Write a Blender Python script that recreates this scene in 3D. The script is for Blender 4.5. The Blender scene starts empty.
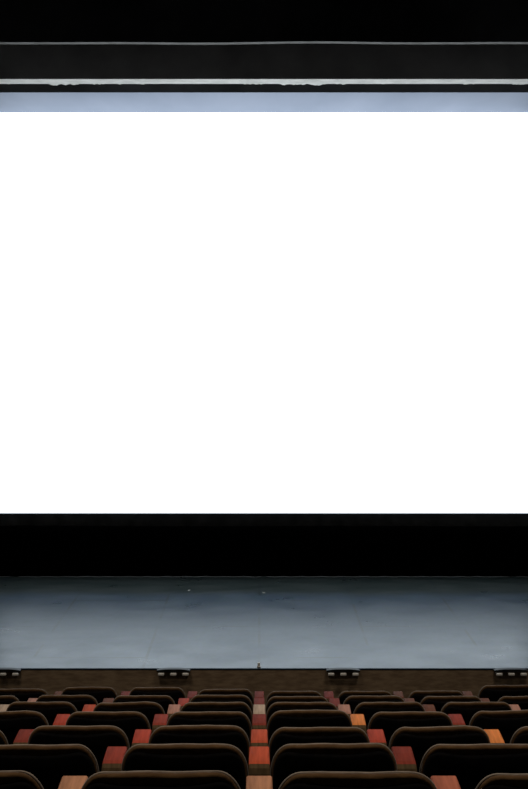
import bpy, bmesh, math, random
from mathutils import Vector, noise
random.seed(7)
scn = bpy.context.scene
COL = scn.collection
R = math.radians

# ------------------------------------------------------------------ materials
def new_mat(name):
    m = bpy.data.materials.new(name); m.use_nodes = True
    nt = m.node_tree; b = nt.nodes['Principled BSDF']
    return m, nt, b

def noise_mat(name, c1, c2, scale=8, rough=.7, spec=.3, stretch=(1, 1, 1), detail=4, bump=0, bscale=None, sheen=0, coat=0):
    m, nt, b = new_mat(name)
    N, L = nt.nodes, nt.links
    tc = N.new('ShaderNodeTexCoord'); mp = N.new('ShaderNodeMapping')
    mp.inputs['Scale'].default_value = stretch
    L.new(tc.outputs['Object'], mp.inputs['Vector'])
    n = N.new('ShaderNodeTexNoise'); n.inputs['Scale'].default_value = scale; n.inputs['Detail'].default_value = detail
    L.new(mp.outputs[0], n.inputs['Vector'])
    cr = N.new('ShaderNodeValToRGB')
    cr.color_ramp.elements[0].position = .35; cr.color_ramp.elements[0].color = (*c1, 1)
    cr.color_ramp.elements[1].position = .65; cr.color_ramp.elements[1].color = (*c2, 1)
    L.new(n.outputs['Fac'], cr.inputs['Fac']); L.new(cr.outputs['Color'], b.inputs['Base Color'])
    b.inputs['Roughness'].default_value = rough
    b.inputs['Specular IOR Level'].default_value = spec
    b.inputs['Sheen Weight'].default_value = sheen
    b.inputs['Sheen Roughness'].default_value = .4
    b.inputs['Coat Weight'].default_value = coat
    b.inputs['Coat Roughness'].default_value = .25
    if bump:
        n2 = N.new('ShaderNodeTexNoise'); n2.inputs['Scale'].default_value = bscale or scale * 4
        L.new(mp.outputs[0], n2.inputs['Vector'])
        bp = N.new('ShaderNodeBump'); bp.inputs['Strength'].default_value = bump; bp.inputs['Distance'].default_value = .01
        L.new(n2.outputs['Fac'], bp.inputs['Height']); L.new(bp.outputs[0], b.inputs['Normal'])
    return m

M = {}
M['velvet'] = noise_mat('brown_velvet', (.064, .034, .014), (.098, .054, .023), 14, .85, .08, bump=.35, bscale=60, sheen=.02)
M['rim_highlight'] = noise_mat('taupe_rim_highlight', (.19, .155, .125), (.27, .225, .185), 30, .6, .3, sheen=.2)  # lighter colour paints in the screen light along the chair back's rim
M['black_back'] = noise_mat('black_back_fabric', (.004, .004, .005), (.007, .006, .006), 30, .85, .05)
M['iron'] = noise_mat('black_iron', (.008, .007, .007), (.014, .012, .011), 20, .5, .3)
M['seat_pan'] = noise_mat('dark_seat_pan', (.012, .008, .006), (.02, .013, .009), 20, .6, .2)
M['carpet'] = noise_mat('dark_carpet', (.012, .009, .007), (.022, .016, .012), 40, .95, .05, bump=.4)
M['wall'] = noise_mat('grey_wall_paint', (.26, .25, .24), (.32, .31, .30), 3, .8, .1)
M['ceil'] = noise_mat('black_ceiling_paint', (.006, .006, .007), (.010, .010, .010), 3, .9, .05)
M['header'] = noise_mat('charcoal_header_paint', (.26, .25, .24), (.38, .36, .35), 1.5, .7, .1)
M['header_dim'] = noise_mat('dark_header_paint', (.10, .10, .10), (.15, .15, .155), 1.5, .8, .1)
M['header_black'] = noise_mat('black_header_paint', (.02, .02, .02), (.06, .06, .065), .6, .9, .05)
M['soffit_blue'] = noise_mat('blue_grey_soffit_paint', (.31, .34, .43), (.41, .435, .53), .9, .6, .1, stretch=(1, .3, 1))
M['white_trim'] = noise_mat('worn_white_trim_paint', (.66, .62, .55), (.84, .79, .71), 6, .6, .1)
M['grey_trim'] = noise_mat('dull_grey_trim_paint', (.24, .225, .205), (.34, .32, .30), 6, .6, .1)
M['black_velour'] = noise_mat('black_velour', (.0015, .0015, .0015), (.0025, .0025, .0025), 20, .95, 0)
M['frame'] = noise_mat('charcoal_frame', (.07, .066, .06), (.11, .105, .095), 4, .8, .1)
M['stage_front'] = noise_mat('brown_stage_board', (.23, .16, .10), (.36, .26, .165), 26, .75, .15, stretch=(.35, 1, 1.4), detail=6, bump=.2)
M['housing'] = noise_mat('black_lamp_housing', (.006, .006, .006), (.01, .01, .01), 20, .5, .3)
M['lens'] = noise_mat('milky_lamp_lens', (.82, .80, .74), (.9, .88, .82), 20, .4, .3)
M['tape'] = noise_mat('faded_tape', (.22, .22, .2), (.3, .3, .27), 20, .7, .1)
M['tag'] = noise_mat('white_plastic', (.8, .8, .78), (.9, .9, .88), 20, .5, .3)

def wood(name, c, worn=0):
    d = tuple(v * .62 for v in c)
    return noise_mat(name, d, c, 22, .6, .07, stretch=(2.2, .35, 1), detail=6)
WOOD = {
 'tan': ((.50, .24, .135), 'tan'), 'amber': ((.78, .26, .07), 'amber'), 'orange': ((.50, .085, .035), 'orange red'),
 'red': ((.42, .06, .032), 'red'), 'maroon': ((.29, .045, .026), 'dull red'), 'darkred': ((.22, .035, .02), 'dark red'), 'salmon': ((.45, .14, .08), 'salmon brown'),
 'pale': ((.50, .38, .29), 'pale worn'), 'pinkish': ((.46, .23, .17), 'pale pink'), 'brown': ((.16, .055, .026), 'brown'),  # pale: a whiter, less saturated base colour
}
M['wood_end'] = noise_mat('dull_dark_brown_wood', (.060, .040, .020), (.10, .066, .034), 22, .8, .08, stretch=(2.2, .35, 1))
for k, (c, w) in WOOD.items():
    M['wood_' + k] = wood('varnished_wood_' + w.replace(' ', '_'), c)

# painted stage boards: blue grey, with a darker unpainted strip along the back
def stage_mat():
    m, nt, b = new_mat('blue_grey_stage_paint')
    N, L = nt.nodes, nt.links
    geo = N.new('ShaderNodeNewGeometry')
    sep = N.new('ShaderNodeSeparateXYZ'); L.new(geo.outputs['Position'], sep.inputs[0])
    def nz(scale, stretch, detail=5):
        mp = N.new('ShaderNodeMapping'); mp.inputs['Scale'].default_value = stretch
        L.new(geo.outputs['Position'], mp.inputs['Vector'])
        n = N.new('ShaderNodeTexNoise'); n.inputs['Scale'].default_value = scale; n.inputs['Detail'].default_value = detail
        L.new(mp.outputs[0], n.inputs['Vector']); return n
    n1 = nz(2.2, (.5, 1.2, 1)); n2 = nz(16, (1, .5, 1), 8)
    cr = N.new('ShaderNodeValToRGB'); e = cr.color_ramp.elements
    e[0].position = .3; e[0].color = (.018, .045, .080, 1); e[1].position = .7; e[1].color = (.031, .063, .098, 1)
    L.new(n1.outputs['Fac'], cr.inputs['Fac'])
    mx = N.new('ShaderNodeMixRGB'); mx.blend_type = 'OVERLAY'; mx.inputs['Fac'].default_value = .35
    L.new(cr.outputs[0], mx.inputs[1]); L.new(n2.outputs['Color'], mx.inputs[2])
    hs = N.new('ShaderNodeHueSaturation'); hs.inputs['Saturation'].default_value = .8
    # darker strip of bare floor at the back: edge wobbles a little along the stage
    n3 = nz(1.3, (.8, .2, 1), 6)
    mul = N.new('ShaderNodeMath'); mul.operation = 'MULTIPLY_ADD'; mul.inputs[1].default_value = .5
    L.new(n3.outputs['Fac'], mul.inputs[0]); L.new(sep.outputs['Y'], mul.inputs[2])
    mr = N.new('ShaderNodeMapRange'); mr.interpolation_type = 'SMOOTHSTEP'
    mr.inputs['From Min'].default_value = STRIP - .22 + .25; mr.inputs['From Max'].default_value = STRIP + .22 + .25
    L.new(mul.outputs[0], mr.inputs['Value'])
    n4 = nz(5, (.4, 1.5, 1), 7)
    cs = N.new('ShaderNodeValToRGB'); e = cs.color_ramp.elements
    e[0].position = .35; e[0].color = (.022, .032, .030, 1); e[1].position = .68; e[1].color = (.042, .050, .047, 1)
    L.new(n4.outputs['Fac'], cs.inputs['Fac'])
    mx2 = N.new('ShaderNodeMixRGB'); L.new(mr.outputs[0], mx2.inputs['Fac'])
    # board joints, worn away in places
    br = N.new('ShaderNodeTexBrick')
    mpb = N.new('ShaderNodeMapping'); mpb.inputs['Rotation'].default_value = (0, 0, R(90))
    L.new(geo.outputs['Position'], mpb.inputs['Vector']); L.new(mpb.outputs[0], br.inputs['Vector'])
    br.inputs['Scale'].default_value = 1; br.inputs['Brick Width'].default_value = 2.4; br.inputs['Row Height'].default_value = 1.2
    br.inputs['Mortar Size'].default_value = .016; br.inputs['Color1'].default_value = (0, 0, 0, 1); br.inputs['Color2'].default_value = (0, 0, 0, 1)
    br.inputs['Mortar'].default_value = (1, 1, 1, 1)
    n5 = nz(1.7, (1, 1, 1), 3)
    mk = N.new('ShaderNodeMapRange'); mk.inputs['From Min'].default_value = .42; mk.inputs['From Max'].default_value = .56
    mk.inputs['To Max'].default_value = .8
    L.new(n5.outputs['Fac'], mk.inputs['Value'])
    jm = N.new('ShaderNodeMath'); jm.operation = 'MULTIPLY'
    L.new(br.outputs['Color'], jm.inputs[0]); L.new(mk.outputs[0], jm.inputs[1])
    mx3 = N.new('ShaderNodeMixRGB'); mx3.inputs[2].default_value = (.02, .025, .03, 1)
    L.new(jm.outputs[0], mx3.inputs['Fac'])
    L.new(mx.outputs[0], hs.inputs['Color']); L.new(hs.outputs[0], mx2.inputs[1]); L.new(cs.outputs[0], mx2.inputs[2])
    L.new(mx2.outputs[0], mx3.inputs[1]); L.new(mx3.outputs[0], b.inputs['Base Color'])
    b.inputs['Roughness'].default_value = .34; b.inputs['Specular IOR Level'].default_value = .46
    rr = N.new('ShaderNodeMapRange'); rr.inputs['From Min'].default_value = .3; rr.inputs['From Max'].default_value = .7
    rr.inputs['To Min'].default_value = .27; rr.inputs['To Max'].default_value = .36
    n6 = nz(3.5, (.6, .9, 1), 8); L.new(n6.outputs['Fac'], rr.inputs['Value']); L.new(rr.outputs[0], b.inputs['Roughness'])
    bp = N.new('ShaderNodeBump'); bp.inputs['Strength'].default_value = .15; bp.inputs['Distance'].default_value = .01
    L.new(n2.outputs['Fac'], bp.inputs['Height']); L.new(bp.outputs[0], b.inputs['Normal'])
    return m

# ------------------------------------------------------------------ helpers
def obj(name, bm, mats, parent=None, smooth=False, loc=None):
    me = bpy.data.meshes.new(name)
    bmesh.ops.recalc_face_normals(bm, faces=bm.faces)
    bm.to_mesh(me); bm.free()
    for m in (mats if isinstance(mats, (list, tuple)) else [mats]): me.materials.append(m)
    if smooth:
        for p in me.polygons: p.use_smooth = True
    o = bpy.data.objects.new(name, me); COL.objects.link(o)
    if parent: o.parent = parent
    if loc: o.location = loc
    return o

def empty(name, loc, label, cat, group=None):
    o = bpy.data.objects.new(name, None); COL.objects.link(o); o.location = loc
    o.empty_display_size = .1
    tag(o, label, cat, group); return o

def tag(o, label, cat, group=None):
    o['label'] = label; o['category'] = cat
    if group: o['group'] = group
    return o

def struct(o):
    o['kind'] = 'structure'; return o

def add_box(bm, x0, x1, y0, y1, z0, z1, bevel=0, seg=2, mat=0):
    r = bmesh.ops.create_cube(bm, size=1)
    for v in r['verts']:
        v.co = Vector((x0 + (v.co.x + .5) * (x1 - x0), y0 + (v.co.y + .5) * (y1 - y0), z0 + (v.co.z + .5) * (z1 - z0)))
    fs = {f for v in r['verts'] for f in v.link_faces}
    for f in fs: f.material_index = mat
    if bevel:
        es = {e for v in r['verts'] for e in v.link_edges}
        bmesh.ops.bevel(bm, geom=list(es), offset=bevel, segments=seg, affect='EDGES', profile=.5)

def box(name, dims, mat, parent=None, bevel=0, seg=2, smooth=False):
    bm = bmesh.new(); add_box(bm, *dims, bevel=bevel, seg=seg)
    return obj(name, bm, mat, parent, smooth)

# ------------------------------------------------------------------ dimensions (metres)
CAM_Z = 3.82
STAGE_Z = .45
STAGE_Y0, STAGE_Y1 = 10.44, 14.5
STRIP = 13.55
W = .55                  # seat pitch
ROW_Y0, ROW_DY = 3.046, .904      # front end of the armrests, nearest row, and row spacing
ARM_Z0, ROW_DZ = 2.509, .268
ARM_H = .66              # armrest above its tread
XW = 6.0

# ------------------------------------------------------------------ setting
# raked floor with one tread per row, then the flat strip before the stage
bm = bmesh.new()
prof = [(-2.5, -.2)]
top0 = ARM_Z0 - ARM_H
prof += [(-2.5, top0 + ROW_DZ * 2), (ROW_Y0 - 2 * ROW_DY + .30, top0 + ROW_DZ * 2)]
for k in range(-1, 7):
    z = top0 - ROW_DZ * k
    prof += [(ROW_Y0 + (k - 1) * ROW_DY + .30, z), (ROW_Y0 + k * ROW_DY + .30, z)]
prof += [(ROW_Y0 + 6 * ROW_DY + .30, 0), (17.0, 0), (17.0, -.2)]
a = [bm.verts.new((-XW, y, z - (.012 if z > .1 else 0))) for y, z in prof]
b = [bm.verts.new((XW, y, z - (.012 if z > .1 else 0))) for y, z in prof]
n = len(prof)
for i in range(n):
    bm.faces.new((a[i], a[(i + 1) % n], b[(i + 1) % n], b[i]))
bm.faces.new(a); bm.faces.new(list(reversed(b)))
struct(obj('floor', bm, M['carpet']))

struct(box('wall_left', (-XW - .2, -XW, -2.5, 17.0, -.2, 9.0), M['wall']))
struct(box('wall_right', (XW, XW + .2, -2.5, 17.0, -.2, 9.0), M['wall']))
struct(box('wall_back', (-XW - .2, XW + .2, 17.0, 17.2, -.2, 9.0), M['wall']))
struct(box('wall_rear', (-XW - .2, XW + .2, -2.7, -2.5, -.2, 9.0), M['wall']))
struct(box('ceiling', (-XW - .2, XW + .2, -2.7, 17.2, 9.0, 9.2), M['ceil']))

# stage: painted deck and brown boarded front
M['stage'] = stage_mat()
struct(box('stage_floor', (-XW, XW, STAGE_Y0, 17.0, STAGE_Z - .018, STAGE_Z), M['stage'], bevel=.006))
bm = bmesh.new()
add_box(bm, -XW, XW, STAGE_Y0 + .005, STAGE_Y0 + .05, 0, STAGE_Z - .018)
struct(obj('stage_front', bm, M['stage_front']))

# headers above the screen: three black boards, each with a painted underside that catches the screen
def header(name, y0, y1, z0, z1, mat_face, mat_under, wob=0, ragged=0, seed=0):
    bm = bmesh.new()
    nx = 520
    add_box(bm, -XW, XW, y0, y1, z0 + .02, z1)
    rows = []
    for i in range(nx + 1):
        x = -XW + 2 * XW * i / nx
        dz = wob * noise.noise(Vector((x * .6 + seed, seed, 0)))
        back = y1
        if ragged:
            v = noise.noise(Vector((x * 7, seed, 2.2))) + .9 * noise.noise(Vector((x * 24, seed, 5)))
            g = noise.noise(Vector((x * .7, seed, 9.0)))
            back += ragged * max(0, v - .3 + .6 * g)
        rows.append([bm.verts.new((x, y0, z0 + dz)), bm.verts.new((x, back, z0 + dz)),
                     bm.verts.new((x, back, z0 + .021)), bm.verts.new((x, y0, z0 + .021))])
    for p, q in zip(rows, rows[1:]):
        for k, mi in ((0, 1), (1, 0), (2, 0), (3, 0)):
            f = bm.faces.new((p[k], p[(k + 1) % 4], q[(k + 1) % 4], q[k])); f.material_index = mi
    for r in (rows[0], rows[-1]):
        bm.faces.new(r)
    return struct(obj(name, bm, [mat_face, mat_under]))
header('trim_1', 13.62, 14.83, 7.05, 7.153 + .25, M['header_dim'], M['soffit_blue'])
header('trim_2', 13.03, 13.27, 7.075, 9.0, M['header'], M['white_trim'], ragged=.095, seed=3.3)
header('trim_3', 12.47, 12.558, 7.367, 9.0, M['header_black'], M['grey_trim'], wob=.018, seed=8.1)

# ------------------------------------------------------------------ screen and the drape below it
SX0, SX1, SZ0, SZ1, SY = -3.88, 4.0, 1.325, 7.05, 14.80
m, nt, bs = new_mat('lit_screen')
bs.inputs['Base Color'].default_value = (.8, .8, .8, 1)
bs.inputs['Emission Color'].default_value = (.80, .915, 1, 1)
bs.inputs['Emission Strength'].default_value = 2.1
M['screen'] = m
scr = empty('projection_screen', ((SX0 + SX1) / 2, SY, STAGE_Z), 'huge blank white cinema screen glowing above the black drape', 'screen')
ox, oy, oz = scr.location
box('screen_surface', (SX0 - ox, SX1 - ox, 0, .02, SZ0 - oz, SZ1 - .002 - oz), M['screen'], scr)
bm = bmesh.new()
# border bars along the foot and the two sides, and the legs that carry the screen
add_box(bm, SX0 - .25 - ox, SX1 + .25 - ox, -.03, .05, SZ0 - .24 - oz, SZ0 - oz, bevel=.008)
add_box(bm, SX0 - .25 - ox, SX0 - ox, -.03, .05, SZ0 - oz, SZ1 - .002 - oz, bevel=.008)
add_box(bm, SX1 - ox, SX1 + .25 - ox, -.03, .05, SZ0 - oz, SZ1 - .002 - oz, bevel=.008)
obj('screen_frame', bm, M['frame'], scr)
for x in (SX0 + .3, (SX0 + SX1) / 2, SX1 - .3):
    box('leg', (x - .05 - ox, x + .05 - ox, .05, .15, 0, SZ1 - .3 - oz), M['iron'], scr)

bm = bmesh.new()
nx = 420; grid = []
for i in range(nx + 1):
    x = -4.6 + 9.4 * i / nx
    ph = x * 2 * math.pi / .28 + 1.5 * noise.noise(Vector((x * .8, 1, 0)))
    d = .012 * math.sin(ph)
    sag = .012 * noise.noise(Vector((x * .45, 3, 0)))
    col = []
    for j in range(7):
        t = j / 6
        z = STAGE_Z + .004 + t * (1.16 + sag - STAGE_Z)
        col.append((x, 14.56 + d * (1 - .5 * t) + .08 * t, z))
    grid.append([[bm.verts.new(c) for c in col], [bm.verts.new((c[0], c[1] + .008, c[2])) for c in col]])
for (f0, b0), (f1, b1) in zip(grid, grid[1:]):
    for j in range(6):
        bm.faces.new((f0[j], f1[j], f1[j + 1], f0[j + 1])); bm.faces.new((b0[j], b0[j + 1], b1[j + 1], b1[j]))
    bm.faces.new((f0[6], f1[6], b1[6], b0[6])); bm.faces.new((f0[0], b0[0], b1[0], f1[0]))
for f0, b0 in (grid[0], grid[-1]):
    for j in range(6): bm.faces.new((f0[j], b0[j], b0[j + 1], f0[j + 1]))
tag(obj('stage_drape', bm, M['black_velour'], smooth=True), 'long black drape hanging to the stage floor below the screen', 'drape')

# ------------------------------------------------------------------ footlights along the stage lip
def make_footlight(x, label):
    r = empty('footlight', (x, STAGE_Y0 - .035, STAGE_Z - .008), label, 'stage light', 'footlights along the stage lip')
    bm = bmesh.new()
    # arched cap resting over the lip, flattened ends, with three compartments below
    hw = .170; top = []
    for i in range(15):
        t = -1 + 2 * i / 14
        top.append((t * hw, .003 + .013 * (1 - abs(t) ** 3)))
    pts = [(-hw, -.014)] + top + [(hw, -.014)]
    fr = [bm.verts.new((px, -.02, pz)) for px, pz in pts]; bk = [bm.verts.new((px, .034, pz)) for px, pz in pts]
    nn = len(pts)
    for i in range(nn): bm.faces.new((fr[i], fr[(i + 1) % nn], bk[(i + 1) % nn], bk[i]))
    bm.faces.new(fr); bm.faces.new(list(reversed(bk)))
    obj('housing', bm, M['housing'], r)
    for dx in (-.125, 0, .125):
        bm = bmesh.new()
        add_box(bm, dx - .032, dx + .032, -.050, -.019, -.046, -.018, bevel=.009, seg=3)
        obj('lens', bm, M['lens'], r, smooth=True)
    return r
for px, lab in ((4, 'black footlight with three pale lenses at the far left of the stage lip'),
                (174, 'black footlight with three pale lenses on stage lip, second from left'),
                (343, 'black footlight with three pale lenses on stage lip, third from left'),
                (511, 'black footlight with three pale lenses at the far right of the stage lip')):
    make_footlight(round((px - 259.3) / 1030 * 10.57, 2), lab)

bm = bmesh.new()
add_box(bm, -.014, .014, -.012, .012, 0, .045, bevel=.006, seg=2)
add_box(bm, -.02, .02, -.016, .016, 0, .008, bevel=.003)
tag(obj('stage_marker', bm, M['tag'], loc=(-.005, STAGE_Y0 + .05, STAGE_Z)), 'tiny white marker standing on the middle of the stage front edge', 'marker')
for i, (x, y, lab) in enumerate(((-.95, 13.75, 'small pale tape mark on the dark back strip, left of centre'),
                                 (.06, 13.62, 'small pale tape mark on the dark back strip, near the middle'))):
    bm = bmesh.new(); add_box(bm, -.018, .018, -.03, .03, 0, .003)
    tag(obj('tape_mark', bm, M['tape'], loc=(x, y, STAGE_Z)), lab, 'tape', 'tape marks on the stage')

# ------------------------------------------------------------------ theatre chairs
HW = .231
def outline(hw, z0, z1, rx, rz, nseg=11):
    """front view of a chair back: straight sides leaning in, broad elliptical shoulders, gently crowned top"""
    pts = [(-hw + .004, z0), (-hw, z0 + (z1 - z0) * .3), (-hw, z1 - rz)]
    for i in range(1, nseg + 1):
        a_ = math.pi / 2 * i / nseg
        pts.append((-hw + rx * (1 - math.cos(a_) ** .85), z1 - rz + rz * math.sin(a_) ** .85))
    top = [(-hw + rx + (2 * (hw - rx)) * i / 8, z1 + .003 * math.sin(math.pi * i / 8)) for i in range(1, 8)]
    right = [(-x, z) for x, z in reversed(pts)]
    return pts + top + right

def inset(pts, d, zmin=None):
    n = len(pts); out = []
    for i in range(n):
        x0, z0 = pts[i - 1]; x1, z1 = pts[(i + 1) % n]
        tx, tz = x1 - x0, z1 - z0; l = math.hypot(tx, tz) or 1
        nx, nz = tz / l, -tx / l        # inward for a clockwise outline
        out.append((pts[i][0] + nx * d, pts[i][1] + nz * d))
    return out

ZB0, ZB1 = .40 - ARM_H, .090       # back: bottom and top, relative to the armrest top
def lean(x, y, z):
    return (x, y - (z - ZB0) * math.tan(R(11)) + .35 * x * x, z)
def loft(bm, pts, layers, wob=None, dip=0):
    rings = []
    for d, y in layers:
        ring = []
        for x, z in inset(pts, d):
            if wob: z += wob(x) * max(0, min(1, (z - ZB0) / (ZB1 - ZB0)))
            if dip and z > 0: z -= dip * min(1, z / .05) * (1 - min(1, abs(x) / (HW * .92)) ** 3)
            ys = y if y < .008 else .008 + (y - .008) * (1 - .8 * min(1, abs(x) / HW) ** 2.5)
            ring.append(bm.verts.new(lean(x, ys, z)))
        rings.append(ring)
    n = len(pts)
    for p, q in zip(rings, rings[1:]):
        for i in range(n): bm.faces.new((p[i], p[(i + 1) % n], q[(i + 1) % n], q[i]))
    bm.faces.new(rings[0]); bm.faces.new(list(reversed(rings[-1])))

def backrest_mesh(seed):
    bm = bmesh.new()
    pts = outline(HW, ZB0, ZB1, .085, .13)
    def wob(x): return .007 * noise.noise(Vector((x * 5, seed * 3.7, 0))) + .004 * noise.noise(Vector((x * 14, seed * 1.9, 4)))
    loft(bm, pts, [(.10, .012), (.02, .008), (.006, .004), (0, .014), (.002, .03), (.010, .048), (.026, .062), (.06, .074), (.12, .080)], wob)
    return bm
def panel_mesh(seed):
    bm = bmesh.new()
    pts = outline(HW - .005, ZB0 + .004, ZB1 - .007, .082, .127)
    def wob(x): return .007 * noise.noise(Vector((x * 5, seed * 3.7, 0))) + .004 * noise.noise(Vector((x * 14, seed * 1.9, 4)))
    loft(bm, pts, [(.08, -.006), (.012, -.006), (.002, -.002), (0, .006)], wob, .026)
    return bm
def seat_mesh():
    # tip-up seat, folded up against the back: rounded cushion standing nearly upright
    bm = bmesh.new()
    add_box(bm, -.185, .185, .115, .205, -.40, -.075, bevel=.032, seg=4)
    for v in bm.verts: v.co.y += (v.co.z + .26) * -.12
    return bm
def seat_pan_mesh():
    bm = bmesh.new()
    add_box(bm, -.175, .175, .200, .225, -.385, -.09, bevel=.010, seg=2)
    for v in bm.verts: v.co.y += (v.co.z + .26) * -.12
    return bm
ARM_L, ARM_W, ARM_T = .19, .080, .052
ARM_PROF = [(-.004, -.006), (-.012, 0), (-.06, .001), (-.115, 0), (-.134, -.003), (-.134, -.048), (-.115, -.050), (-.012, -.044), (-.003, -.038)]
END_PROF = [(-.1345, -.003), (-.150, -.012), (-.163, -.030), (-.171, -.055), (-.170, -.082), (-.155, -.088), (-.140, -.070), (-.1345, -.048)]
def arm_mesh(prof):
    # wooden arm cap: flat top, rounded rear end, slightly narrower at the front
    bm = bmesh.new()
    n = len(prof); cols = []
    for sx in (-1, 1):
        for inset_, out in ((.006, 1.0), (0, .94)) if sx < 0 else ((0, .94), (.006, 1.0)):
            ring = []
            for y, z in prof:
                hw = ARM_W / 2 * (.96 + .25 * -y)
                zz = z - .004 * (out == 1.0) if z > -.03 else z
                ring.append(bm.verts.new((sx * (hw - (.004 if out != 1.0 else 0)), y, zz)))
            cols.append(ring)
    for p, q in zip(cols, cols[1:]):
        for i in range(n): bm.faces.new((p[i], p[(i + 1) % n], q[(i + 1) % n], q[i]))
    bm.faces.new(cols[0]); bm.faces.new(list(reversed(cols[-1])))
    return bm
def leg_mesh():
    # cast standard between two chairs: foot plate, tapering plate and a neck under the arm cap
    bm = bmesh.new()
    prof = [(-.10, -ARM_T - .008), (-.04, -ARM_T - .002), (-.05, -.18), (-.02, -.30), (-.05, -.45), (-.02, -ARM_H + .02), (-.02, -ARM_H),
            (-.20, -ARM_H), (-.20, -ARM_H + .02), (-.18, -.45), (-.20, -.30), (-.17, -.18), (-.15, -ARM_T - .014)]
    l = [bm.verts.new((-.018, y, z)) for y, z in prof]; r = [bm.verts.new((.018, y, z)) for y, z in prof]
    n = len(prof)
    for i in range(n): bm.faces.new((l[i], l[(i + 1) % n], r[(i + 1) % n], r[i]))
    bm.faces.new(l); bm.faces.new(list(reversed(r)))
    add_box(bm, -.045, .045, -.22, 0, -ARM_H, -ARM_H + .012, bevel=.003)
    return bm

def rim_highlight_mesh(seed):  # thin tube added along the outline as a painted rim highlight
    bm = bmesh.new()
    pts = outline(HW, ZB0, ZB1, .085, .13)
    def wob(x): return .007 * noise.noise(Vector((x * 5, seed * 3.7, 0))) + .004 * noise.noise(Vector((x * 14, seed * 1.9, 4)))
    path = []
    base = inset(pts, -.0022); deep = inset(pts, .0105)
    for (xa, za), (xb, zb) in zip(base, deep):
        f = 1 - min(1, abs(xa) / HW) ** 3; x = xa + (xb - xa) * f; z = za + (zb - za) * f
        z += wob(x) * max(0, min(1, (z - ZB0) / (ZB1 - ZB0)))
        y = .05; ys = .008 + (y - .008) * (1 - .8 * min(1, abs(x) / HW) ** 2.5)
        path.append(Vector(lean(x, ys, z)))
    rings = []
    for i, p in enumerate(path):
        t = (path[min(i + 1, len(path) - 1)] - path[max(i - 1, 0)]).normalized()
        u = t.cross(Vector((0, 1, 0))).normalized(); v = t.cross(u)
        rings.append([bm.verts.new(p + .0035 * (math.cos(a_) * u + math.sin(a_) * v)) for a_ in [2 * math.pi * q / 6 for q in range(6)]])
    for p, q in zip(rings, rings[1:]):
        for i in range(6): bm.faces.new((p[i], p[(i + 1) % 6], q[(i + 1) % 6], q[i]))
    bm.faces.new(rings[0]); bm.faces.new(list(reversed(rings[-1])))
    return bm
BACK_Y = -.185     # foot of the back behind the front end of the armrest
def make_proto(seed):
    r = empty('theatre_chair', (0, 0, 0), '-', 'chair')
    bk = obj('backrest', backrest_mesh(seed), M['velvet'], r, True, (0, BACK_Y, 0))
    pn = obj('back_panel', panel_mesh(seed), M['black_back'], bk, True); pn['label'] = 'plain black rear panel'
    obj('rim_highlight', rim_highlight_mesh(seed), M['rim_highlight'], bk, True)
    obj('seat', seat_mesh(), M['velvet'], r, True, (0, BACK_Y, 0))
    obj('seat_pan', seat_pan_mesh(), M['seat_pan'], r, False, (0, BACK_Y, 0))
    ar = obj('armrest', arm_mesh(ARM_PROF), M['wood_red'], r, False, (W / 2, 0, 0))
    ec = obj('arm_end', arm_mesh(END_PROF), M['wood_end'], ar); ec['label'] = 'dull dark brown rounded rear end'
    obj('leg', leg_mesh(), M['iron'], r, False, (W / 2, 0, 0))
    return r
protos = [make_proto(s) for s in range(6)]
used = set()

def copy_tree(o, parent=None):
    c = o.copy(); COL.objects.link(c)
    if parent: c.parent = parent
    for ch in list(o.children): copy_tree(ch, c)
    return c

ROWNAME = ['nearest row', 'second row from bottom', 'third row from bottom', 'fourth row from bottom',
           'fifth row from bottom', 'second row from stage', 'row closest to stage']
# row: columns from left to right, the wood of the armrest on each chair's right, small height offsets
ROWS = [
 (-1, ['tan', 'tan', 'salmon', 'red'], {}),
 (-1, ['maroon', 'orange', 'darkred', 'red'], {}),
 (-2, ['darkred', 'red', 'orange', 'red', 'amber', 'red'], {}),
 (-2, ['red', 'maroon', 'darkred', 'amber', 'maroon', 'red'], {}),
 (-3, ['pale', 'orange', 'pinkish', 'pale', 'pinkish', 'brown', 'pinkish', 'red'], {}),
 (-3, ['pinkish', 'brown', 'red', 'darkred', 'darkred', 'brown', 'brown', 'brown'], {}),
 (-3, ['brown', 'darkred', 'darkred', 'darkred', 'darkred', 'brown', 'brown', 'brown'], {-2: .012, -1: .014, 1: -.02, 2: -.02, 3: -.015, 4: .03}),
]
ORD = ['leftmost', 'second from left', 'third from left', 'fourth from left', 'fifth from left', 'sixth from left', 'seventh from left', 'eighth from left']
random.seed(11)
SPREAD = [1.008, 1.008, 1.008, 1.008, 1.008, 1.014, 1.05]     # row pitch grows a little towards the stage
SPREAD_L = [1.008, 1.008, 1.01, 1.01, 1.01, 1.02, 1.01]        # ... less so left of the middle
ROW_OFF = [.005, 0, -.011, -.002, -.003, -.012, -.004]    # small unevenness of the treads
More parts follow.
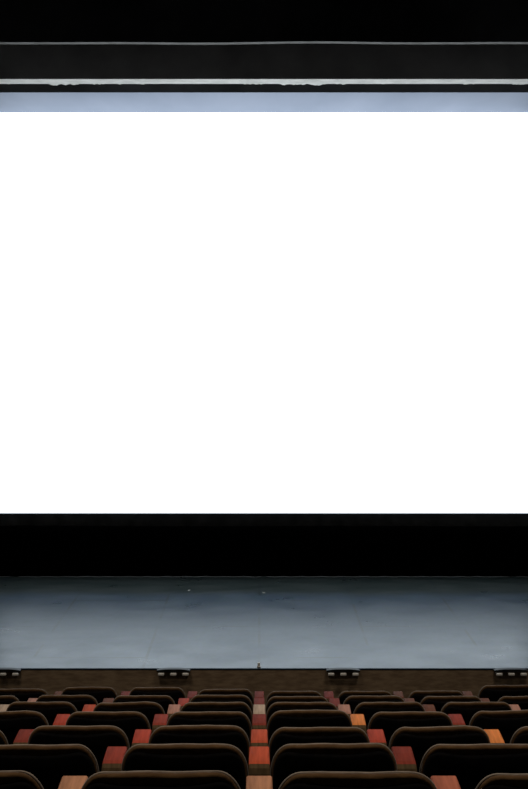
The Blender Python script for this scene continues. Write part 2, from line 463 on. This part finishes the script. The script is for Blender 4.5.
for k, (j0, woods, dz) in enumerate(ROWS):
    nrow = len(woods)
    for i, wname in enumerate(woods):
        j = j0 + i
        sp = SPREAD[k] if j > 0 else SPREAD_L[k]
        pos = 'rightmost' if i == nrow - 1 else ORD[i]
        label = 'brown theatre chair with %s armrest, %s in %s' % (WOOD[wname][1], pos, ROWNAME[k])
        if i == nrow - 1:
            label = 'brown theatre chair cut off by the frame, rightmost in %s' % ROWNAME[k]
        s = random.randrange(6)
        if s not in used: r = protos[s]; used.add(s)
        else: r = copy_tree(protos[s])
        r.location = ((j - .5) * W * sp, ROW_Y0 + k * ROW_DY, ARM_Z0 - k * ROW_DZ + ROW_OFF[k])
        r['label'] = label; r['category'] = 'chair'; r['group'] = 'theatre chairs in the ' + ROWNAME[k]
        for ch in r.children:
            if ch.name.startswith('armrest'):
                ch.material_slots[0].link = 'OBJECT'; ch.material_slots[0].material = M['wood_' + wname]
                ch['label'] = '%s wooden armrest' % WOOD[wname][1]
                ch.rotation_euler = (R(7 + random.uniform(-1, 1)), 0, 0)
            if ch.name.startswith(('armrest', 'leg')): ch.location.x = W / 2 + (j * W * sp - (r.location.x + W / 2))
            if ch.name.startswith('backrest'):
                ch.location.z = dz.get(j, random.uniform(-.004, .004)) + (.006 if k == 0 else 0)
for s in range(6):
    if s not in used: raise RuntimeError('unused chair variant')

# ------------------------------------------------------------------ light: the screen itself and dim warm house lamps over the seats
def spot(x, y, z, watts, size, blend, col):
    l = bpy.data.lights.new('house_lamp', 'SPOT'); l.energy = watts; l.spot_size = R(size); l.spot_blend = blend
    l.color = col; l.shadow_soft_size = .25
    o = bpy.data.objects.new('house_lamp', l); COL.objects.link(o); o.location = (x, y, z); return o
for y in (2.2, 4.8, 7.2):
    for x in (-2.4, 2.4):
        spot(x, y, 8.9, 300, 95, .9, (1, .86, .70))
w = bpy.data.worlds.new('World'); scn.world = w; w.use_nodes = True
w.node_tree.nodes['Background'].inputs[0].default_value = (.02, .02, .025, 1)
w.node_tree.nodes['Background'].inputs[1].default_value = .1

# ------------------------------------------------------------------ camera
cam = bpy.data.cameras.new('Camera'); co = bpy.data.objects.new('Camera', cam); COL.objects.link(co)
cam.sensor_width = 36; cam.lens = 1030 / 789 * 36; cam.shift_x = 4.7 / 789
co.location = (0, 0, CAM_Z); co.rotation_euler = (R(87), 0, 0)
scn.camera = co
vs = scn.view_settings
vs.view_transform = 'Standard'; vs.look = 'None'; vs.gamma = 1; vs.exposure = 0; vs.use_curve_mapping = False
